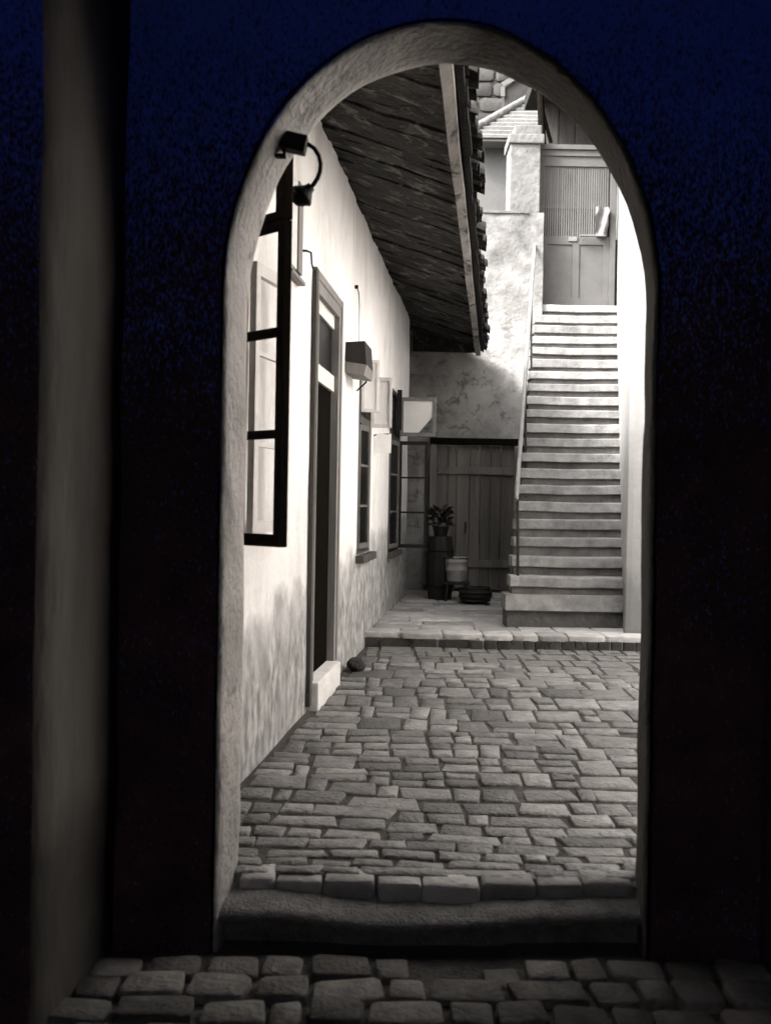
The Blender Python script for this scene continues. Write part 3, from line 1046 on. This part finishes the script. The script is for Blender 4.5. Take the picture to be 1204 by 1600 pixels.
# right house
rh = empty('stair_side_house', (3.5, 9.3, 0))
tag(rh, 'tall pale plastered house wall rising along the right side of the stairs', 'house wall')
O2 = Vector((3.5, 9.3, 0))
def rface(y): return .377 + .21 * y
v, f = [], []
ys = [9.32 + (15.6 - 9.32) * i / 24 for i in range(25)]
zs = [.2 + (8.0 - .2) * i / 30 for i in range(31)]
prof = [(7.0, 9.32 + .1 * 0), (4.5, 9.31)] + [(rface(9.32) + .05, 9.312)] + [(rface(9.32) + .015, 9.322)] + [(rface(y), y) for y in ys[0:1]]
path = [(7.0, 9.31), (5.0, 9.31), (3.6, 9.31), (2.9, 9.31), (rface(9.32) + .06, 9.31), (rface(9.32) + .012, 9.322), (rface(9.37), 9.37)] + [(rface(y), y) for y in ys[1:]] + [(7.0, 15.6)]
for z in zs:
    for (x, y) in path:
        wob = .012 * nz(x * 1.3 + y, z * 1.3)
        v.append((x + wob - O2.x, y + .6 * wob - O2.y, z))
q = len(path)
for j in range(len(zs) - 1):
    for i in range(q - 1):
        f.append((j * q + i, j * q + i + 1, (j + 1) * q + i + 1, (j + 1) * q + i))
obj('plaster_wall', v, f, 'right_plaster', rh, smooth=False)
m = MB().box(-1.35, 3.9, -.25, 6.4, 8.0, 8.2)
m.build('roof', 'roof_tile', rh)

# unseen house added on the right to bounce sunlight onto the left wall
yh = empty('bounce_house', (4.3, 6.3, 0))
tag(yh, 'unseen white house front added to bounce sunlight onto the long house', 'house')
m = MB()
m.box(0, .3, -2.7, 2.95, -.1, 6.6)
m.build('front_wall', 'gate_facade', yh)
for y in (-1.6, .3):
    w_ = box('window', -.02, -.002, y, y + .9, 1.2, 2.6, 'dark_paint', yh)
    box('pane', -.03, -.022, y + .06, y + .84, 1.26, 2.54, 'dark_glass', w_)
box('roof', -.25, 3.0, -2.8, 2.98, 6.602, 6.75, 'roof_tile', yh)

# retaining wall -----------------------------------------------------
rw = empty('retaining_wall', (1.0, 13.95, .28))
tag(rw, 'high blotchy plastered retaining wall behind the plank gate', 'retaining wall')
v, f = [], []
xs = [-2.5 + (2.22 + 2.5) * i / 48 for i in range(49)]
ztop = at(770, 331, 13.95).z
zs = [.28 + (ztop - .28) * i / 56 for i in range(57)]
for z in zs:
    for x in xs:
        w = .05 * nz(x * 1.4, z * 1.4) + .03 * nz(x * 3.7, z * 3.7, 2) + .015 * nz(x * 9, z * 9, 5)
        v.append((x - 1.0, w, z - .28))
q = len(xs)
for j in range(len(zs) - 1):
    for i in range(q - 1):
        f.append((j * q + i, j * q + i + 1, (j + 1) * q + i + 1, (j + 1) * q + i))
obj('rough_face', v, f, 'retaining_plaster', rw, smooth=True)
box('coping', -3.5, 1.0, -.015, .5, ztop - .30, ztop - .262, 'pillar_plaster', rw, .008)
hill = MB().hexa([(-60, 14.4, -.1), (60, 14.4, -.1), (60, 120, -.1), (-60, 120, -.1), (-60, 14.4, 5.55), (60, 14.4, 5.55), (60, 120, 14), (-60, 120, 14)]).build('hillside', 'ground_earth')
tag(hill, kind='structure')

# pillar
pl = empty('chimney_pillar', (2.0, 14.3, 5.8))
tag(pl, 'sunlit plastered masonry pillar with projecting cap beside the slatted door', 'pillar')
p0, p1 = at(797, 225, 14.05), at(844, 225, 14.05)
zc0, zc1, zc2 = at(820, 226, 14.05).z, at(820, 211, 14.05).z, at(820, 195, 14.05).z
PO = Vector((2.0, 14.3, 5.8))
def pbox(name, x0, x1, y0, y1, z0, z1, b, mt):
    return MB().box(x0 - PO.x, x1 - PO.x, y0 - PO.y, y1 - PO.y, z0 - PO.z, z1 - PO.z, b).build(name, mt, pl)
pbox('shaft', p0.x, p1.x, 14.02, 14.5, 4.4, zc0, .015, 'pillar_plaster')
pbox('cap', p0.x - .03, p1.x + .05, 13.98, 14.54, zc0 + .001, zc1, .02, 'pillar_plaster')
pbox('cap_top', p0.x + .06, p1.x + .02, 14.04, 14.48, zc1 + .001, zc2, .02, 'pillar_plaster')

# slatted door at the stair head --------------------------------------
DY = 14.26
D = [at(843, 478, DY), at(960, 478, DY), at(843, 228, DY), at(960, 230, DY)]
dx0, dx1, dz0, dz1 = D[2].x - .02, D[3].x + .03, zt + .0, D[2].z
dr = empty('slatted_door', (dx0, DY, dz0))
tag(dr, 'grey painted door with slatted upper half at the head of the stairs', 'door')
DW, DH = dx1 - dx0, dz1 - dz0
zmid = at(900, 372, DY).z - dz0
m = MB().box(0, .075, -.03, .06, 0, DH - .16, .004).box(DW - .085, DW, -.03, .06, 0, DH - .16, .004)
m.box(.075, DW - .085, -.025, .06, DH - .30, DH - .161)
m.build('door_frame', 'door_paint', dr)
m = MB().box(-.03, DW + .02, -.08, .08, DH - .07, DH, .006).box(-.015, DW + .01, -.05, .075, DH - .158, DH - .072, .004)
m.build('cornice', 'door_paint', dr)
m = MB()
m.box(.078, DW - .088, -.012, .03, zmid - .10, zmid + .02, .004)
m.box(.078, DW - .088, -.012, .03, .01, .16, .004)
m.box(.078, .17, -.010, .028, .16, zmid - .10)
m.box(DW - .18, DW - .088, -.010, .028, .16, zmid - .10)
m.box(DW / 2 - .05, DW / 2 + .05, -.010, .028, .16, zmid - .10)
m.build('lower_rails', 'door_paint', dr)
box('panel', .172, DW / 2 - .052, .008, .02, .161, zmid - .101, 'door_paint', dr)
box('panel', DW / 2 + .052, DW - .182, .008, .02, .161, zmid - .101, 'door_paint', dr)
x = .085
sl0 = MB().box(0, .021, -.004, .014, zmid + .021, DH - .302).build('slat', 'slat_paint', dr)
first = True
while x < DW - .115:
    t = sl0 if first else copy_mesh(sl0, dr)
    first = False
    t.location.x = x
    x += .0335
box('backing', .08, DW - .09, .030, .045, zmid + .45, DH - .31, 'slat_paint', dr)
box('backing', .08, DW - .09, .033, .048, zmid + .02, zmid + .449, 'dark_paint', dr)
box('lock_plate', DW * .40, DW * .40 + .13, -.03, -.013, zmid - .055, zmid + .015, 'cloth', dr, .006)
ck = empty('hanging_cloth', (dx0 + DW - .22, DY - .05, dz0 + zmid))
tag(ck, 'crumpled white cloth hanging over the rail of the slatted door', 'cloth')
v, f = [], []
for j in range(13):
    for i in range(9):
        u, w = i / 8, j / 12
        wd = .20 - .06 * abs(w - .35)
        v.append(((u - .5) * wd + .02 * nz(w * 4, 1), -.03 - .03 * math.sin(u * 7 + w * 4) - .02 * nz(u * 5, w * 5), .02 + .42 * (1 - w) + .03 * nz(u * 3, 4)))
for j in range(12):
    for i in range(8):
        a = j * 9 + i
        f.append((a, a + 1, a + 10, a + 9))
k = len(v)
v += [(x, y + .03, z) for x, y, z in v]
f += [tuple(reversed([q + k for q in ff])) for ff in f]
obj('cloth_fold', v, f, 'cloth', ck, smooth=True)
MB().box(-.32, .05, -.07, -.02, .0, .022, .008).build('cloth_hem', 'cloth', ck)

# plank gate ---------------------------------------------------------
GY = 13.70
g0, g1 = at(683, 686, GY), at(806, 686, GY)
pg = empty('plank_gate', (g0.x, GY, .30))
tag(pg, 'dark weathered plank gate below the blotchy retaining wall', 'gate')
GW, GH = g1.x - g0.x, g0.z - .30
x = .0
while x < GW - .03:
    w = min(random.uniform(.12, .20), GW - x)
    MB().box(x, x + w - .008, random.uniform(0, .012), .035, random.uniform(.02, .07), GH - .09 + random.uniform(-.01, .01), .004).build('plank', 'gate_wood', pg)
    x += w
zl = at(740, 735, GY).z - .30
MB().box(.02, GW - .02, -.035, -.003, zl - .06, zl + .05, .005).build('ledge_board', 'gate_wood', pg)
MB().box(.02, GW - .02, -.03, -.003, .35, .46, .005).build('ledge_board', 'gate_wood', pg)
MB().box(-.10, -.004, -.06, .08, 0, GH + .10, .006).build('gate_post', 'gate_wood', pg)
MB().box(-.10, GW + .06, -.10, .08, GH - .075, GH - .005 + .02, .006).build('shadow_lintel', 'dark_paint', pg)  # near-black bar also paints the shadow gap over the planks
MB().tube([(.42, -.03, .98), (.42, -.08, .99), (.42, -.08, .86), (.42, -.03, .85)], .012, 6).build('pull_handle', 'black_iron', pg)

# ================================================================== CLUTTER BY THE GATE
CY = 12.3
c = at(712, 935, CY)
st = empty('wooden_stool', (c.x, CY, .30))
tag(st, 'low dark wooden stool carrying the pale bucket', 'stool')
zs_ = at(712, 908, CY).z - .30
MB().box(-.16, .16, -.14, .14, zs_ - .04, zs_ - .002, .006).build('seat', 'dark_wood', st)
for sx in (-1, 1):
    for sy in (-1, 1):
        MB().tube([(sx * .14, sy * .12, 0), (sx * .12, sy * .10, zs_ - .04)], .018, 7).build('leg', 'dark_wood', st)
bk = empty('bucket', (c.x, CY, .30 + zs_))
tag(bk, 'pale ribbed metal bucket standing on the stool before the plank gate', 'bucket')
hb = at(712, 871, CY).z - (.30 + zs_)
MB().lathe([(0, .0), (.115, .0), (.12, .01), (.135, hb * .45), (.142, hb * .47), (.136, hb * .52), (.145, hb * .8), (.153, hb * .82), (.146, hb * .87), (.152, hb), (.158, hb + .004), (.148, hb - .004), (.12, .02), (0, .02)], 28).build('body', 'enamel', bk, smooth=True)
MB().tube([(.155 * math.cos(a), .155 * math.sin(a) - .0, hb - .02 - .02 * math.sin(a)) for a in [math.pi + math.pi * i / 12 for i in range(13)]], .005, 6).build('handle', 'black_iron', bk)

c = at(742, 945, 12.0)
bs = empty('round_basket', (c.x, 12.0, .30))
tag(bs, 'round dark woven basket on the ground beside the stool', 'basket')
MB().lathe([(0, 0), (.13, 0), (.19, .06), (.21, .14), (.17, .21), (.15, .215), (.14, .2), (.18, .13), (.12, .03), (0, .03)], 22).build('body', 'dark_wood', bs, smooth=True)
for z, r in ((.05, .185), (.10, .205), (.15, .208), (.20, .18)):
    MB().tube([(r * math.cos(a), r * math.sin(a), z) for a in [2 * math.pi * i / 22 for i in range(23)]], .012, 6).build('woven_band', 'dark_wood', bs, smooth=True)

c = at(687, 940, 12.4)
bl = empty('barrel', (c.x, 12.5, .30))
tag(bl, 'tall dark staved barrel standing in the corner by the house', 'barrel')
hbz = at(687, 838, 12.5).z - .30
for k in range(14):
    a = 2 * math.pi * k / 14
    v, f = [], []
    for z, r in ((0, .15), (hbz * .25, .175), (hbz * .5, .185), (hbz * .75, .175), (hbz, .15)):
        for da in (-.215, .215):
            for rr in (r, r - .02):
                v.append((rr * math.cos(a + da), rr * math.sin(a + da), z))
    for i in range(4):
        o_ = i * 4
        f += [(o_, o_ + 2, o_ + 6, o_ + 4), (o_ + 1, o_ + 5, o_ + 7, o_ + 3), (o_, o_ + 4, o_ + 5, o_ + 1), (o_ + 2, o_ + 3, o_ + 7, o_ + 6)]
    f += [(0, 1, 3, 2), (16, 18, 19, 17)]
    obj('stave', v, f, 'dark_wood', bl)
MB().lathe([(0, hbz - .03), (.145, hbz - .03), (.145, hbz - .05), (0, hbz - .05)], 20).build('lid', 'dark_wood', bl)
for z, r in ((hbz * .22, .176), (hbz * .78, .176)):
    MB().tube([(r * math.cos(a), r * math.sin(a), z) for a in [2 * math.pi * i / 24 for i in range(25)]], .012, 6).build('hoop', 'black_iron', bl)
pt = empty('potted_plant', (c.x, 12.5, .30 + hbz - .03))
tag(pt, 'dark leafy potted plant set on top of the barrel', 'plant')
MB().lathe([(0, 0), (.075, 0), (.105, .15), (.112, .15), (.112, .18), (.095, .18), (.08, .03), (0, .03)], 18).build('pot', 'frame_shadow_wood', pt, smooth=True)
MB().lathe([(0, .155), (.097, .155)], 14).build('soil', 'paving_bed', pt)
lf = obj('leaf', [(0, 0, 0), (.03, .025, .02), (.035, -.025, .02), (.085, .02, .02), (.085, -.02, .015), (.12, 0, 0), (.045, 0, .0)],
         [(0, 6, 1), (0, 2, 6), (1, 6, 3), (6, 2, 4), (3, 6, 5), (6, 4, 5)], 'leaf', pt)
for k in range(90):
    t = lf if k == 0 else copy_mesh(lf, pt)
    a = random.uniform(0, 6.28); e = random.uniform(-.1, 1.5)
    rr = .09 * random.random() ** .5
    t.location = (rr * math.cos(a), rr * math.sin(a), .17 + random.uniform(0, .22))
    t.rotation_euler = (random.uniform(-.4, .4), -e * .6 + .2, a)
    s = random.uniform(.7, 1.2)
    t.scale = (s, s, s)
MB().tube([(0, 0, .14), (.005, .004, .28), (.0, .0, .40)], [.008, .007, .004], 6).build('stem', 'gate_wood', pt)

# loose stone by the doorway
c = at_z(546, 1050, .165)
bm = bmesh.new()
bmesh.ops.create_icosphere(bm, subdivisions=3, radius=.075)
for q_ in bm.verts:
    q_.co *= 1 + .25 * nz(q_.co.x * 14, q_.co.y * 14, q_.co.z * 14)
    q_.co.z *= .8
me = bpy.data.meshes.new('loose_stone'); bm.to_mesh(me); bm.free()
me.materials.append(MATS['ledge_face'])
o = bpy.data.objects.new('loose_stone', me); COL.objects.link(o)
o.location = (c.x + .05, c.y, .225)
tag(o, 'dark round loose stone lying against the house wall beside the doorstep', 'stone')

# ================================================================== BEYOND THE WALL
HY = 16.6
h0 = at(728, 216, HY); hz = h0.z
bh = empty('upper_house', (h0.x, HY, 6.0))
tag(bh, 'small grey house with pale tiled hip roof above the retaining wall', 'house')
O3 = Vector((h0.x, HY, 6.0))
x0, x1 = h0.x + .12, h0.x + 3.2
MB().box(.10, 3.2, .35, 4.0, -.8, hz - 6.0 - .02).build('wall', 'back_plaster', bh)
rs = at(838, 152, HY + 2.0)
# front slope as overlapping tile courses; the left end is a hip
z_e, z_r = hz - 6.0, rs.z - 6.0
y_e, y_r = -.05, 2.0
hx = rs.x - h0.x
NC = 11
for i in range(NC):
    a, b = i / NC, (i + 1) / NC
    xa, xb = -.05 + hx * a, -.05 + hx * b
    ya, yb = y_e + (y_r - y_e) * a, y_e + (y_r - y_e) * b + .03
    za, zb_ = z_e + (z_r - z_e) * a + .05, z_e + (z_r - z_e) * b + .012
    m = MB()
    m.hexa([(xa, ya, za - .05), (3.4, ya, za - .05), (3.4, yb, zb_ - .05), (xb, yb, zb_ - .05), (xa, ya, za), (3.4, ya, za), (3.4, yb, zb_), (xb, yb, zb_)])
    m.build('tile_course', 'pale_tile', bh)
MB().add([(-.05, y_e, z_e), (-.05 + hx, y_r, z_r), (-.05, 4.0, z_e)], [(0, 1, 2)]).build('hip_slope', 'roof_tile', bh)
for i in range(9):
    a, b = i / 9, (i + 1) / 9 + .03
    A_, B_ = Vector((-.05 + hx * a, y_e + (y_r - y_e) * a, z_e + (z_r - z_e) * a + .035)), Vector((-.05 + hx * b, y_e + (y_r - y_e) * b, z_e + (z_r - z_e) * b + .045))
    MB().tube([A_, B_], [.085, .07], 9).build('hip_tile', 'pale_tile', bh, smooth=True)
MB().box(-.04, 3.3, -.02, .30, z_e - .05, z_e - .004).build('eave_board', 'back_plaster', bh)

# dark post beside the pillar
pa, pb = at(847, 226, 14.75), at(842, 95, 14.75)
ps = empty('timber_post', (pa.x, 14.75, 6.0))
tag(ps, 'dark leaning timber post between the pale roof and the board wall', 'post')
MB().tube([(0, 0, -.5), (0, 0, pa.z - 6.0), (pb.x - pa.x, 0, pb.z - 6.0)], [.06, .058, .05], 9).build('pole', 'dark_paint', ps)
MB().tube([(-.02, -.02, pa.z - 6.0 + .55), (.14, .05, pa.z - 6.0 + .05)], .03, 7).build('brace', 'dark_paint', ps)

# weathered board building over the door
BY = 15.4
b0 = at(846, 228, BY)
bd = empty('board_shed', (b0.x, BY, 5.6))
tag(bd, 'dark weathered board shed standing behind the slatted door', 'shed')
x = 0
while x < 4.0:
    w = random.uniform(.22, .34)
    MB().box(x, x + w - .012, random.uniform(-.015, .015), .05, 0, 5.2, .004).build('board', 'board_grey', bd)
    x += w
box('shed_core', .02, 4.0, .06, .6, 0, 5.2, 'dark_wood', bd)

# rubble house far behind
FY = 23.0
f0 = at(690, 210, FY)
fh = empty('rubble_house', (f0.x, FY, 7.0))
tag(fh, 'tall grey rubble stone house far behind the pale tiled roof', 'house')
box('wall_core', -2.6, 6.0, .06, 5.0, -1.0, 9.5, 'paving_bed', fh)
fst2 = stone_variants(8, 'rubble', 'rubble_block', .10, .14, .06)
z = 1.2
cnt = 0
while z < 7.6:
    h = random.uniform(.26, .46)
    x = -1.2
    while x < 3.8:
        w = random.uniform(.3, .75)
        o = put(random.choice(fst2), 'rubble_block', fh, (x + w / 2, .0, z + h / 2), (w - .03, h - .03, .12), 0, 0)
        o.rotation_euler = (R(90), 0, random.uniform(-.02, .02))
        cnt += 1
        x += w
    z += h
# little gabled dormer with pale barge boards
g = [at(788, 152, FY - .6), at(788, 137, FY - .6), at(822, 117, FY - .6), at(858, 140, FY - .6), at(858, 152, FY - .6)]
gb = empty('gabled_dormer', (g[0].x, FY - .6, g[0].z))
tag(gb, 'small grey gabled hut with pale barge board above the tiled roof', 'dormer')
L3 = [p - g[0] for p in g]
v = [(p.x, 0, p.z - (.8 if i in (0, 4) else 0)) for i, p in enumerate(L3)] + [(p.x, .55, p.z - (.8 if i in (0, 4) else 0)) for i, p in enumerate(L3)]
obj('gable', v, [(0, 1, 2, 3, 4), (9, 8, 7, 6, 5)] + [(i, (i + 1) % 5, 5 + (i + 1) % 5, 5 + i) for i in range(5)], 'rubble', gb)
def bar(name, a, b, t, mt):
    a, b = Vector((a.x, -.06, a.z)), Vector((b.x, -.06, b.z))
    d = (b - a).normalized(); nrm = Vector((-d.z, 0, d.x)) * t
    m = MB().hexa([a, b, b + Vector((0, .05, 0)), a + Vector((0, .05, 0)), a + nrm, b + nrm, b + nrm + Vector((0, .05, 0)), a + nrm + Vector((0, .05, 0))])
    return m.build(name, mt, gb)
bar('barge_board', L3[1] - Vector((.03, 0, .0)), L3[2], .11, 'slat_paint')
bar('barge_board', L3[2], L3[3], .11, 'rubble')
bar('corner_board', L3[0], L3[1], .09, 'slat_paint')
